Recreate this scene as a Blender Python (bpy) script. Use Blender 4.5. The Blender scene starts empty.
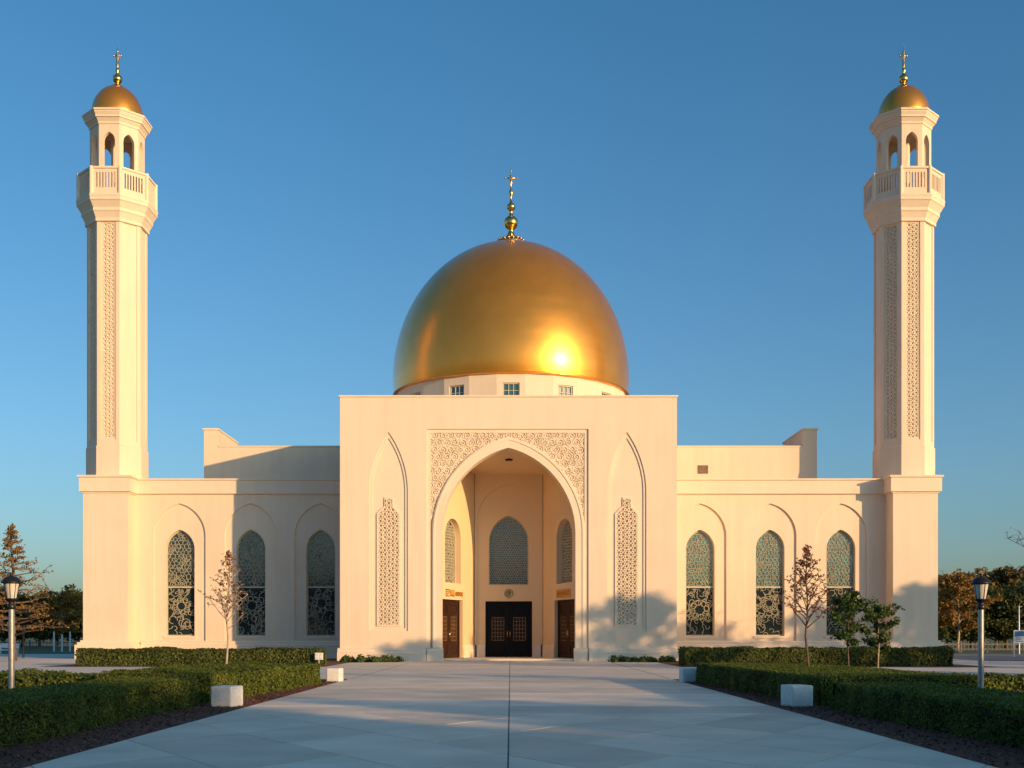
import bpy, math, random
import numpy as np
from mathutils import Vector, Matrix, noise
from mathutils.geometry import tessellate_polygon
random.seed(7); rng = np.random.default_rng(7)
sc = bpy.context.scene; COL = sc.collection
F = 1150.0; CX = 510.5; CY = 635.0; CH = 1.6
def PX(x, D): return (x-CX)*D/F
def PZ(y, D): return CH+(CY-y)*D/F
R = math.radians

# ------------------------------------------------------------------ materials
def mat(name, color, rough=.8, metal=0., nscale=0, namt=.1, bump=0, bscale=20, island=0, ior=None, col2=None, detail=6, spec=None):
    m = bpy.data.materials.new(name); m.use_nodes = True
    nt = m.node_tree; N = nt.nodes; L = nt.links; b = N['Principled BSDF']
    b.inputs['Base Color'].default_value = (*color, 1); b.inputs['Roughness'].default_value = rough; b.inputs['Metallic'].default_value = metal
    if ior: b.inputs['IOR'].default_value = ior
    if spec is not None: b.inputs['Specular IOR Level'].default_value = spec
    tc = N.new('ShaderNodeTexCoord'); src = None
    if nscale:
        n = N.new('ShaderNodeTexNoise'); n.inputs['Scale'].default_value = nscale; n.inputs['Detail'].default_value = detail
        L.new(tc.outputs['Object'], n.inputs['Vector'])
        r = N.new('ShaderNodeValToRGB'); r.color_ramp.elements[0].position = .3; r.color_ramp.elements[1].position = .7
        c2 = col2 or tuple(min(1, c*(1+namt)) for c in color)
        r.color_ramp.elements[0].color = (*[c*(1-namt) for c in color], 1); r.color_ramp.elements[1].color = (*c2, 1)
        L.new(n.outputs['Fac'], r.inputs['Fac']); src = r.outputs['Color']
    if island:
        g = N.new('ShaderNodeNewGeometry'); hv = N.new('ShaderNodeHueSaturation')
        mr = N.new('ShaderNodeMapRange'); mr.inputs['To Min'].default_value = 1-island; mr.inputs['To Max'].default_value = 1+island
        L.new(g.outputs['Random Per Island'], mr.inputs['Value']); L.new(mr.outputs['Result'], hv.inputs['Value'])
        if src: L.new(src, hv.inputs['Color'])
        else: hv.inputs['Color'].default_value = (*color, 1)
        src = hv.outputs['Color']
    if src: L.new(src, b.inputs['Base Color'])
    if bump:
        n2 = N.new('ShaderNodeTexNoise'); n2.inputs['Scale'].default_value = bscale; n2.inputs['Detail'].default_value = 8
        L.new(tc.outputs['Object'], n2.inputs['Vector'])
        bp = N.new('ShaderNodeBump'); bp.inputs['Strength'].default_value = bump; bp.inputs['Distance'].default_value = .02
        L.new(n2.outputs['Fac'], bp.inputs['Height']); L.new(bp.outputs['Normal'], b.inputs['Normal'])
    return m
def leafmat(name, c1, c2, island=.35, trans=.25):
    m = mat(name, c1, .6, nscale=1.3, col2=c2, namt=.15, island=island, spec=.25)
    nt = m.node_tree; N = nt.nodes; L = nt.links; b = N['Principled BSDF']
    src = b.inputs['Base Color'].links[0].from_socket
    t = N.new('ShaderNodeBsdfTranslucent'); L.new(src, t.inputs['Color'])
    mx = N.new('ShaderNodeMixShader'); mx.inputs[0].default_value = trans
    L.new(b.outputs[0], mx.inputs[1]); L.new(t.outputs[0], mx.inputs[2]); L.new(mx.outputs[0], N['Material Output'].inputs['Surface'])
    return m
M = {}
def streaks(m, amt=.06):
    # faint rain streaks and large uneven patches in the render coat
    nt = m.node_tree; N = nt.nodes; L = nt.links; b = N['Principled BSDF']
    src = b.inputs['Base Color'].links[0].from_socket
    tc = N.new('ShaderNodeTexCoord'); mp = N.new('ShaderNodeMapping'); mp.inputs['Scale'].default_value = (1.6, 1.6, .12)
    n = N.new('ShaderNodeTexNoise'); n.inputs['Scale'].default_value = 1.4; n.inputs['Detail'].default_value = 8
    L.new(tc.outputs['Object'], mp.inputs['Vector']); L.new(mp.outputs[0], n.inputs['Vector'])
    mr = N.new('ShaderNodeMapRange'); mr.inputs['From Min'].default_value = .3; mr.inputs['From Max'].default_value = .7
    mr.inputs['To Min'].default_value = 1-amt; mr.inputs['To Max'].default_value = 1+amt*.4
    L.new(n.outputs['Fac'], mr.inputs['Value'])
    hv = N.new('ShaderNodeHueSaturation'); L.new(src, hv.inputs['Color']); L.new(mr.outputs['Result'], hv.inputs['Value'])
    L.new(hv.outputs['Color'], b.inputs['Base Color'])
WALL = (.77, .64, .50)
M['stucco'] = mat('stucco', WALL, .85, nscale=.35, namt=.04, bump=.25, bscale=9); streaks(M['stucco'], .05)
M['porch'] = mat('warm_porch_render', (.77, .57, .35), .85, nscale=.35, namt=.04, bump=.2, bscale=9)  # wall render with the warm bounced light put into its colour
M['trim'] = mat('trim_render', (.78, .655, .515), .8, nscale=.6, namt=.03, bump=.15, bscale=14); streaks(M['trim'], .035)
M['carved'] = mat('carved_stone', (.74, .63, .49), .85, nscale=2, namt=.05)
M['gold'] = mat('gilded_metal', (.93, .39, .05), .30, .82, nscale=.5, namt=.07, bump=.05, bscale=1.2)
M['gold'].node_tree.nodes['Principled BSDF'].inputs['Coat Weight'].default_value = .5; M['gold'].node_tree.nodes['Principled BSDF'].inputs['Coat Roughness'].default_value = .14
g_ = M['gold'].node_tree; tc_ = g_.nodes.new('ShaderNodeTexCoord'); mp_ = g_.nodes.new('ShaderNodeMapping'); mp_.inputs['Scale'].default_value = (.25, .25, 3.0)
nz_ = g_.nodes.new('ShaderNodeTexNoise'); nz_.inputs['Scale'].default_value = 1.0; nz_.inputs['Detail'].default_value = 3
mr_ = g_.nodes.new('ShaderNodeMapRange'); mr_.inputs['From Min'].default_value = .3; mr_.inputs['From Max'].default_value = .7; mr_.inputs['To Min'].default_value = .275; mr_.inputs['To Max'].default_value = .325
g_.links.new(tc_.outputs['Object'], mp_.inputs[0]); g_.links.new(mp_.outputs[0], nz_.inputs['Vector']); g_.links.new(nz_.outputs['Fac'], mr_.inputs['Value']); g_.links.new(mr_.outputs[0], g_.nodes['Principled BSDF'].inputs['Roughness'])
M['brass'] = mat('brass', (.80, .50, .16), .25, 1., nscale=5, namt=.1)
M['glass_up'] = mat('teal_window_glass', (.085, .20, .185), .12, ior=1.9, nscale=1.5, namt=.25)  # teal of the reflected sky put into the upper pane colour
M['glass_left'] = mat('smoky_teal_glass', (.012, .030, .034), .10, ior=1.9, nscale=1.5, namt=.4)  # darker upper panes for the left wing windows
M['glass_dark'] = mat('dark_window_glass', (.018, .03, .035), .08, ior=1.9, nscale=1.5, namt=.25)  # in the lower wing panes this dark colour stands in for reflected trees
M['glass_porch'] = mat('blue_green_glass', (.03, .12, .15), .12, ior=1.7, nscale=2, namt=.2)
M['tracery'] = mat('cream_tracery', (.50, .46, .34), .6, nscale=3, namt=.1)
M['wood'] = mat('dark_wood', (.035, .013, .008), .5, nscale=6, namt=.3, spec=.3)
M['blackdoor'] = mat('black_painted_door', (.007, .006, .007), .55, nscale=6, namt=.3, spec=.15)
M['bronze'] = mat('bronze_grille', (.24, .14, .07), .5, .3, nscale=8, namt=.25)
M['concrete'] = mat('plaza_concrete', (.68, .59, .49), .85, nscale=.5, namt=.1, bump=.3, bscale=30)
M['slab'] = mat('paving_slab', (.75, .635, .50), .7, nscale=.6, namt=.14, bump=.3, bscale=25, island=.15, detail=10)
M['joint'] = mat('paving_joint', (.13, .125, .12), .95, nscale=4, namt=.2)
M['asphalt'] = mat('asphalt', (.16, .165, .18), .9, nscale=1, namt=.12, bump=.4, bscale=40)
M['mulch'] = mat('mulch', (.12, .045, .028), .95, nscale=14, namt=.5, bump=1, bscale=30)
M['chip'] = mat('mulch_chip', (.17, .07, .042), .9, island=.6)
M['grass'] = mat('grass', (.07, .10, .028), .95, nscale=.8, namt=.3, bump=.8, bscale=30)
M['white'] = mat('white_concrete', (.74, .73, .70), .75, nscale=5, namt=.08, bump=.4, bscale=30)
M['pole'] = mat('galvanised_pole', (.36, .37, .37), .45, .5, nscale=10, namt=.15)
M['black'] = mat('black_metal', (.02, .022, .026), .4, .3, nscale=8, namt=.2)
M['lampglass'] = mat('frosted_lamp_glass', (.62, .60, .55), .25, nscale=20, namt=.1)
M['bark'] = mat('bark', (.13, .085, .06), .9, nscale=9, namt=.35, bump=.8, bscale=25)
M['palebark'] = mat('pale_bark', (.42, .34, .26), .85, nscale=9, namt=.25, bump=.5, bscale=25)
M['hedgecore'] = mat('hedge_core', (.022, .032, .010), .95, nscale=9, namt=.4)
M['hedge'] = leafmat('hedge_leaf', (.085, .135, .018), (.16, .19, .030))
M['hedge2'] = leafmat('far_hedge_leaf', (.07, .10, .020), (.12, .14, .034))
M['green'] = leafmat('dark_leaf', (.05, .075, .022), (.09, .11, .03))
M['young'] = leafmat('fresh_leaf', (.045, .10, .024), (.08, .13, .03))
M['rust'] = leafmat('rusty_leaf', (.24, .10, .055), (.28, .13, .075))
M['orange'] = leafmat('orange_leaf', (.24, .125, .03), (.30, .18, .04))
M['olive'] = leafmat('olive_leaf', (.12, .10, .032), (.17, .12, .04))
M['fencewhite'] = mat('white_paint', (.7, .72, .74), .6, nscale=3, namt=.08)
M['fencegrey'] = mat('grey_fence_paint', (.13, .13, .13), .7, nscale=3, namt=.1)
M['blue'] = mat('blue_sign_paint', (.03, .16, .36), .5, nscale=4, namt=.1)
M['dark'] = mat('dark_opening', (.02, .018, .016), .9, nscale=3, namt=.2)
M['vent'] = mat('brown_louvre', (.22, .14, .09), .7, nscale=3, namt=.2)

# ------------------------------------------------------------------ mesh builder
ORG = {}
def I(O=(0, 0, 0), U=(1, 0, 0), N_=(0, 1, 0)):
    O = Vector(O); U = Vector(U).normalized(); N_ = Vector(N_).normalized()
    return lambda u, v, w: O+U*u+Vector((0, 0, v))+N_*w
class MB:
    def __init__(s): s.v = []; s.f = []; s.smooth = []
    def add(s, vs, fs, sm=False):
        k = len(s.v); s.v += [tuple(p) for p in vs]; s.f += [tuple(i+k for i in f) for f in fs]; s.smooth += [sm]*len(fs); return s
    def box(s, x0, x1, y0, y1, z0, z1, T=None):
        T = T or (lambda a, b, c: Vector((a, c, b)))   # T(u,v,w)= (x,z,y)
        p = [T(a, c, b) for a in (x0, x1) for b in (y0, y1) for c in (z0, z1)]
        return s.add(p, [(0, 1, 3, 2), (4, 6, 7, 5), (0, 4, 5, 1), (2, 3, 7, 6), (0, 2, 6, 4), (1, 5, 7, 3)])
    def slab(s, outer, holes, w0, w1, T):
        loops = [outer]+list(holes)
        polys = [[Vector((a, b, 0)) for a, b in lp] for lp in loops]
        tris = tessellate_polygon(polys)
        flat = [p for lp in loops for p in lp]; n = len(flat)
        vs = [T(a, b, w0) for a, b in flat]+[T(a, b, w1) for a, b in flat]
        fs = []
        for t in tris: fs.append(tuple(t)); fs.append(tuple(i+n for i in reversed(t)))
        k = 0
        for lp in loops:
            m = len(lp)
            for i in range(m):
                j = (i+1) % m; fs.append((k+i, k+j, k+j+n, k+i+n))
            k += m
        return s.add(vs, fs)
    def lathe(s, prof, n=48, phase=0, c=(0, 0), sm=True, cap=True):
        vs = []
        for r, z in prof:
            for i in range(n):
                a = phase+2*math.pi*i/n; vs.append((c[0]+r*math.cos(a), c[1]+r*math.sin(a), z))
        fs = []
        for j in range(len(prof)-1):
            for i in range(n):
                k = (i+1) % n; fs.append((j*n+i, j*n+k, (j+1)*n+k, (j+1)*n+i))
        s.add(vs, fs, sm)
        if cap:
            s.add(vs[:n], [tuple(range(n))]); s.add(vs[-n:], [tuple(range(n))])
        return s
    def octo(s, prof, c=(0, 0), n=8):   # (apothem, z) profile, one face towards -Y
        k = math.cos(math.pi/n)
        return s.lathe([(a/k, z) for a, z in prof], n, -math.pi/2+math.pi/n, c, False)
    def tube(s, pts, rads, n=6, sm=True):
        pts = [Vector(p) for p in pts]; vs = []
        for i, p in enumerate(pts):
            d = (pts[min(i+1, len(pts)-1)]-pts[max(i-1, 0)]).normalized()
            a = d.orthogonal().normalized(); b = d.cross(a)
            if i and False: pass
            ref = Vector((1, .01, 0)) if abs(d.z) > .5 else Vector((0, 0, 1))
            a = (ref-d*ref.dot(d)).normalized(); b = d.cross(a)
            for k in range(n):
                t = 2*math.pi*k/n; vs.append(p+(a*math.cos(t)+b*math.sin(t))*rads[i])
        fs = [(i*n+k, i*n+(k+1) % n, (i+1)*n+(k+1) % n, (i+1)*n+k) for i in range(len(pts)-1) for k in range(n)]
        fs += [tuple(range(n)), tuple(range((len(pts)-1)*n, len(pts)*n))]
        return s.add(vs, fs, sm)
    def sphere(s, c, r, n=16, m=10):
        pr = [(max(.001, r*math.sin(math.pi*j/m)), c[2]-r*math.cos(math.pi*j/m)) for j in range(m+1)]
        return s.lathe(pr, n, 0, (c[0], c[1]), True, False)
    def build(s, name, m, parent=None, org=None, bevel=0):
        """vertices are in the frame of the thing's root; org = origin of this object in that frame"""
        o = Vector(org or (0, 0, 0))
        if parent is not None: po = Vector(ORG.get(parent.name, (0, 0, 0)))
        else: po = Vector((0, 0, 0))
        me = bpy.data.meshes.new(name)
        me.from_pydata([tuple(Vector(p)-o) for p in s.v], [], s.f)
        me.polygons.foreach_set('use_smooth', s.smooth)
        import bmesh
        bm = bmesh.new(); bm.from_mesh(me); bmesh.ops.recalc_face_normals(bm, faces=bm.faces)
        bm.to_mesh(me); bm.free(); me.update()
        me.materials.append(M[m] if isinstance(m, str) else m)
        ob = bpy.data.objects.new(name, me); COL.objects.link(ob)
        ob.parent = parent; ob.location = o-po; ORG[ob.name] = tuple(o)
        if bevel:
            bv = ob.modifiers.new('bevel', 'BEVEL'); bv.width = bevel; bv.segments = 2; bv.limit_method = 'ANGLE'
        return ob
def thing(name, label, cat, loc, group=None):
    o = bpy.data.objects.new(name, None); COL.objects.link(o); o.location = loc; o.empty_display_size = .3
    ORG[o.name] = (0, 0, 0); tag(o, label, cat, group); return o
def tag(o, label=None, cat=None, group=None, kind=None):
    if label: o['label'] = label
    if cat: o['category'] = cat
    if group: o['group'] = group
    if kind: o['kind'] = kind
    return o
KIDS = {}
def children_of(o): return [c for c in COL.objects if c.parent == o]
def copy_tree(o, parent=None):
    c = o.copy(); COL.objects.link(c)
    if parent is not None: c.parent = parent
    for ch in children_of(o): copy_tree(ch, c)
    return c
def copy_thing(o, loc, rz=0, scale=1, label=None):
    c = copy_tree(o); c.location = loc; c.rotation_euler = (0, 0, rz); c.scale = (scale,)*3 if not isinstance(scale, tuple) else scale
    if label: c['label'] = label
    return c
def local(T, root):  # shift a world-space frame into the frame of a root at 'root'
    r = Vector(root); return lambda u, v, w: T(u, v, w)-r

def arch(cx, w, z0, zs, zp, n=14):
    """pointed two-centre arch outline, counter-clockwise from bottom right"""
    r = zp-zs; Rr = (w*w+r*r)/(2*w); c = Rr-w
    a1 = math.atan2(r, c) if c > 1e-6 else math.pi/2
    right = [(cx-c+Rr*math.cos(a1*i/n), zs+Rr*math.sin(a1*i/n)) for i in range(n+1)]
    left = [(2*cx-x, z) for x, z in reversed(right[:-1])]
    return [(cx+w, z0)]+right+left+[(cx-w, z0)]
def rect(x0, x1, z0, z1): return [(x0, z0), (x1, z0), (x1, z1), (x0, z1)]
def in_arch(u, v, cx, w, z0, zs, zp):
    if v < z0: return False
    x = abs(u-cx)
    if v <= zs: return x <= w
    r = zp-zs; Rr = (w*w+r*r)/(2*w); c = Rr-w
    d = Rr*Rr-(v-zs)**2
    return d > 0 and x <= math.sqrt(d)-c
def scroll(u, v):
    # scrollwork: volutes of alternating hand on a staggered grid, filled with small drilled holes
    p = .50; best = None; j0 = round(v/(p*.87))
    for j in (j0-1, j0, j0+1):
        o = p/2 if j % 2 else 0; i = round((u-o)/p); cx, cy = i*p+o, j*p*.87
        d = math.hypot(u-cx, v-cy)
        if best is None or d < best[0]: best = (d, cx, cy, i, j)
    d, cx, cy, i, j = best; th = math.atan2(v-cy, u-cx); hand = 1 if (i+j) % 2 else -1
    q = (d/.13+hand*th/(2*math.pi)+.37*i+.21*j) % 1
    h = 1 if q < .64 else 0
    if d > .235: h = 1 if math.cos(u*2*math.pi/.15)*math.cos(v*2*math.pi/.15) < .5 else 0
    elif d > .21: h = 1
    return h
def fret(u, v, c):
    # pierced geometric screen: three-way strapwork with two sizes of hole
    q = noise.noise_vector(Vector((u*2.2, v*2.2, c)))*.05; u += q.x; v += q.y
    k = 2*math.pi/c; a = math.cos(k*u)+math.cos(k*(u*.5+v*.866))+math.cos(k*(-u*.5+v*.866))
    b = math.cos(k*.5*u+1.3)*math.cos(k*.433*v)
    return 0 if a > .95+.35*b or a < -1.32 else 1
def carved(T, u0, u1, v0, v1, step, cell, depth, mask=None, seed=0., warp=.0, thr=.2, fn=None):
    """relief surface: raised ribs between sunk cells, real height"""
    nu = max(2, int((u1-u0)/step)); nv = max(2, int((v1-v0)/step)); mb = MB(); idx = {}
    H = []
    for j in range(nv+1):
        for i in range(nu+1):
            u = u0+(u1-u0)*i/nu; v = v0+(v1-v0)*j/nv
            a, b = u/cell, v/cell
            if fn:
                H.append(T(u, v, (1-fn(u-(u0+u1)/2, v-v0))*depth)); continue
            if warp:
                q = noise.noise_vector(Vector((a*.6+seed, b*.6, 3.1)))*warp; a += q.x; b += q.y
            d, _ = noise.voronoi(Vector((a+seed, b, seed*.7)))
            e = d[1]-d[0]; h = 0 if e < thr else min(1, (e-thr)/.14)
            H.append(T(u, v, h*depth))
    fs = []
    for j in range(nv):
        for i in range(nu):
            if mask and not mask(u0+(u1-u0)*(i+.5)/nu, v0+(v1-v0)*(j+.5)/nv): continue
            k = j*(nu+1)+i; fs.append((k, k+1, k+nu+2, k+nu+1))
    used = sorted({i for f in fs for i in f}); re = {k: n for n, k in enumerate(used)}
    mb.add([H[k] for k in used], [tuple(re[i] for i in f) for f in fs]); return mb

def bars(mb, segs, T, w, t, wdep):
    for (a, b), (c, d) in segs:
        L = math.hypot(c-a, d-b)
        if L < 1e-5: continue
        nx, ny = -(d-b)/L*w/2, (c-a)/L*w/2; ex, ey = (c-a)/L*w*.3, (d-b)/L*w*.3
        q = [(a-ex+nx, b-ey+ny), (a-ex-nx, b-ey-ny), (c+ex-nx, d+ey-ny), (c+ex+nx, d+ey+ny)]
        vs = [T(x, y, wdep) for x, y in q]+[T(x, y, wdep+t) for x, y in q]
        mb.add(vs, [(0, 1, 2, 3), (0, 4, 5, 1), (1, 5, 6, 2), (2, 6, 7, 3), (3, 7, 4, 0)])
def clip_segs(segs, inside):
    return [s for s in segs if inside(*s[0]) and inside(*s[1])]
def circle_segs(cx, cy, r, n=14, a0=0, a1=2*math.pi):
    p = [(cx+r*math.cos(a0+(a1-a0)*i/n), cy+r*math.sin(a0+(a1-a0)*i/n)) for i in range(n+1)]
    return list(zip(p[:-1], p[1:]))
def voronoi_lattice(u0, u1, v0, v1, cell, jit, rnd):
    """jittered honeycomb: nodes of a hex grid, edges between neighbours"""
    segs = []; h = cell*math.sqrt(3)/2
    P = {}
    def node(i, j):
        if (i, j) not in P:
            x = i*cell/2; y = j*h*2/3/2
            P[(i, j)] = None
        return P[(i, j)]
    a = cell/math.sqrt(3)
    nodes = {}
    def key(x, y): return (round(x/a*4), round(y/a*4))
    def get(x, y):
        k = key(x, y)
        if k not in nodes: nodes[k] = (x+rnd.uniform(-jit, jit)*cell, y+rnd.uniform(-jit, jit)*cell)
        return nodes[k]
    done = set(); rows = int((v1-v0)/(1.5*a))+2; cols = int((u1-u0)/cell)+2
    for r in range(rows):
        for c in range(cols):
            cx = u0+c*cell+(cell/2 if r % 2 else 0); cy = v0+r*1.5*a
            cor = [(cx+a*math.sin(math.pi/3*k), cy+a*math.cos(math.pi/3*k)) for k in range(6)]
            for k in range(6):
                p, q = cor[k], cor[(k+1) % 6]; kk = tuple(sorted((key(*p), key(*q))))
                if kk in done: continue
                done.add(kk); segs.append((get(*p), get(*q)))
    return segs

# ------------------------------------------------------------------ mosque
RD = 70.8; RZ = (0, RD, 0)
mosque = thing('mosque', 'large cream mosque with golden dome, tall arched portal and two low wings', 'mosque', RZ)
BX0, BX1 = PX(340, RD), PX(677, RD); BTOP = PZ(397, RD)
T0 = local(I((0, RD, 0)), RZ)        # front of central block
pcx = PX(508.5, RD)
# --- portal numbers
k = RD/F
ow = 67*k; ozs = PZ(533, RD); ozp = PZ(447.5, RD)
aw = 76.5*k; azp = PZ(436.5, RD)
rx0, rx1, rzt = PX(426.5, RD), PX(588.5, RD), PZ(429, RD)
ncL, ncR = PX(388.5, RD), PX(627, RD)
nw, nz0, nzs, nzp = 19.3*k, PZ(631, RD), PZ(492, RD), PZ(432, RD)
mb = MB()
outer = [(BX0, 0), (rx0, 0), (rx0, rzt), (rx1, rzt), (rx1, 0), (BX1, 0), (BX1, BTOP), (BX0, BTOP)]
mb.slab(outer, [arch(c, nw, nz0, nzs, nzp) for c in (ncL, ncR)], 0, .16, T0)
# second layer behind the niches and the portal reveal
mb.slab([(BX0, 0), (rx0, 0), (rx0, rzt), (rx1, rzt), (rx1, 0), (BX1, 0), (BX1, BTOP), (BX0, BTOP)],
        [arch(c, nw*.86, nz0+.16, nzs, nzp-.36) for c in (ncL, ncR)], .16, .26, T0)
mb.slab([(BX0, 0), (pcx-ow, 0)]+list(reversed(arch(pcx, ow, 0, ozs, ozp, 24)))[1:-1]+[(pcx+ow, 0), (BX1, 0), (BX1, BTOP), (BX0, BTOP)], [], .262, 1.1, T0)
# flanks, roof, back
DEP = 20.5
mb.box(BX0, BX0+.35, 1.1, DEP, 0, BTOP, T0); mb.box(BX1-.35, BX1, 1.1, DEP, 0, BTOP, T0)
mb.box(BX0+.35, BX1-.35, DEP-.35, DEP, 0, BTOP, T0)
mb.box(BX0+.35, BX1-.35, 1.1, DEP-.35, BTOP-1.0, BTOP-.6, T0)
mb.build('central_wall', 'stucco', mosque)
# coping
mb = MB(); mb.slab([(BX0-.07, -.07), (BX1+.07, -.07), (BX1+.07, DEP), (BX0-.07, DEP)], [[(BX0+.4, .5), (BX1-.4, .5), (BX1-.4, DEP-.5), (BX0+.4, DEP-.5)]], BTOP, BTOP+.1, lambda u, v, w: Vector((u, v, w)))
mb.build('coping', 'trim', mosque)
def plinth_run(mb, x0, x1, T, proj, h, w1=0., ends=.0):
    prof = [(w1, 0), (w1, h), (-proj*.15, h), (-proj*.6, h-.1), (-proj*.6, h-.22), (-proj, h-.3), (-proj, .0)]
    vs = [T(x0, z, w) for w, z in prof]+[T(x1, z, w) for w, z in prof]; n = len(prof)
    mb.add(vs, [tuple(range(n)), tuple(range(n, 2*n))]+[(i, (i+1) % n, (i+1) % n+n, i+n) for i in range(n)])
PH = PZ(648, RD)
for a_, b_, e_ in ((BX0-.14, rx0-.02, BX0-.14), (rx1+.02, BX1+.14, BX1-.002)):
    mb = MB(); plinth_run(mb, a_, b_, T0, .28, PH); mb.box(e_, e_+.142, 0, 7.5, 0, PH-.02, T0); mb.build('plinth', 'trim', mosque)
for a_, b_ in ((rx0+.02, pcx-ow+.1), (pcx+ow-.1, rx1-.02)):
    mb = MB(); plinth_run(mb, a_, b_, T0, .16, PH-.02, .258); mb.build('jamb_plinth', 'trim', mosque)
# archivolt and rectangular moulding
mb = MB()
mb.slab(arch(pcx, aw, PH, ozs, azp, 28), [list(reversed([(p[0], max(p[1], PH+.001)) for p in arch(pcx, ow+.03, PH+.001, ozs, ozp+.02, 28)]))] and [], .12, .121, T0) if False else None
def ring(mb, a_out, a_in, w0, w1, T):   # band between two open arch outlines with the same number of points
    n = len(a_out)
    vs = [T(*p, w0) for p in a_out]+[T(*p, w0) for p in a_in]+[T(*p, w1) for p in a_out]+[T(*p, w1) for p in a_in]
    fs = []
    for i in range(n-1):
        fs += [(i, i+1, n+i+1, n+i), (2*n+i, 3*n+i, 3*n+i+1, 2*n+i+1), (i, 2*n+i, 2*n+i+1, i+1), (n+i, n+i+1, 3*n+i+1, 3*n+i)]
    fs += [(0, n, 3*n, 2*n), (n-1, 3*n-1, 4*n-1, 2*n-1)]
    mb.add(vs, fs)
mb = MB()
ring(mb, arch(pcx, aw, PH-.01, ozs, azp, 28), arch(pcx, ow+.003, PH-.01, ozs, ozp+.003, 28), .06, .40, T0)
ring(mb, arch(pcx, aw-.06, PH-.01, ozs, azp-.07, 28), arch(pcx, aw-.16, PH-.01, ozs, azp-.19, 28), .02, .07, T0)
mb.build('portal_arch', 'trim', mosque)
mb = MB()
mb.box(rx0+.002, rx1-.002, .10, .262, rzt-.22, rzt-.002, T0)
mb.box(rx0+.002, rx0+.24, .10, .262, PH, rzt-.22, T0); mb.box(rx1-.24, rx1-.002, .10, .262, PH, rzt-.22, T0)
mb.build('portal_frame', 'trim', mosque)
sp = carved(lambda u, v, w: T0(u, v, .14+w), rx0+.24, rx1-.24, PZ(520, RD), rzt-.22, .026, .27, .075,
            lambda u, v: not in_arch(u, v, pcx, aw-.05, 0, ozs, azp-.06), 2.3, 1.3, .27, lambda u, v: scroll(abs(u), v))
sp.build('carved_spandrel', 'carved', mosque)
# niches
for cx in (ncL, ncR):
    mb = MB()
    a1 = arch(cx, nw*.86-.003, nz0+.163, nzs, nzp-.363); a2 = arch(cx, nw*.75, nz0+.25, nzs, nzp-.75)
    ring(mb, arch(cx, nw-.003, nz0+.003, nzs, nzp-.003), arch(cx, nw*.86, nz0+.16, nzs, nzp-.36), .07, .159, T0)
    mb.box(cx-nw+.004, cx+nw-.004, .073, .157, nz0+.005, nz0+.158, T0)
    pw = 10.2*k; pz0, pz1 = PZ(624.5, RD), PZ(515, RD)
    nk = [(cx-pw, pz0), (cx+pw, pz0), (cx+pw, pz1), (cx+pw*.62, pz1+.3), (cx+pw*.36, pz1+.45), (cx+pw*.36, pz1+1.0), (cx-pw*.36, pz1+1.0), (cx-pw*.36, pz1+.45), (cx-pw*.62, pz1+.3), (cx-pw, pz1)]
    big = [(cx+(x-cx)*1.17, z+(.1 if z > pz0+1 else -.1)) for x, z in nk]
    mb.slab(big, [nk], .065, .138, T0); mb.slab(a1, [nk], .14, .262, T0)
    nb = mb.build('niche', 'trim', mosque)
    def msk(u, v, cx=cx): 
        x = abs(u-cx)
        if v < pz1: return True
        if v < pz1+.3: return x < pw*(1-.38*(v-pz1)/.3)
        if v < pz1+.45: return x < pw*.55
        return x < pw*.36
    carved(lambda u, v, w: T0(u, v, .07+w), cx-pw, cx+pw, pz0, pz1+1.0, .028, .235, .15, msk, 5.1+cx, .35, .30, lambda u, v: fret(u, v, .24)).build('carved_panel', 'carved', nb)

# --- porch interior
BD = 77.2; fl = .12
px0, px1 = PX(475, BD), PX(542.5, BD); ys = RD+1.1
jl, jr = pcx-ow-.12, pcx+ow+.12
CZB = PZ(476, BD); CZF = ozp+.35
def Twall(p, q):
    p = Vector((p[0], p[1], 0)); q = Vector((q[0], q[1], 0)); U = (q-p).normalized(); N_ = Vector((-U.y, U.x, 0))
    return local(I(p, U, N_), RZ), (q-p).length
TL, LL = Twall((jl, ys), (px0, BD)); TR, LR = Twall((px1, BD), (jr, ys)); TB, LB = Twall((px0, BD), (px1, BD))
dh = PZ(601, BD-.5)
def porch_wall(mb, T, L, zl, zr, door, win):
    d0, d1 = door; c, w, z0, zs, zp = win
    mb.slab([(0, 0), (d0, 0), (d0, dh), (d1, dh), (d1, 0), (L, 0), (L, zr), (0, zl)], [arch(c, w, z0, zs, zp)], 0, .55, T)
mb = MB()
sd = (.30, 3.55); sw = (1.95, 1.28, PZ(584, 75), PZ(540, 75), PZ(523, 75)+.15)
porch_wall(mb, TL, LL, CZF+.3, CZB+.3, sd, sw)
sdR = (LR-3.55, LR-.30); swR = (LR-1.95, 1.28)+sw[2:]
porch_wall(mb, TR, LR, CZB+.3, CZF+.3, sdR, swR)
kb = BD/F; c0 = LB/2
bd = (c0-23.4*kb, c0+23.4*kb); bw = (c0, 19.8*kb, PZ(585, BD), PZ(542, BD), PZ(515.5, BD))
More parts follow.
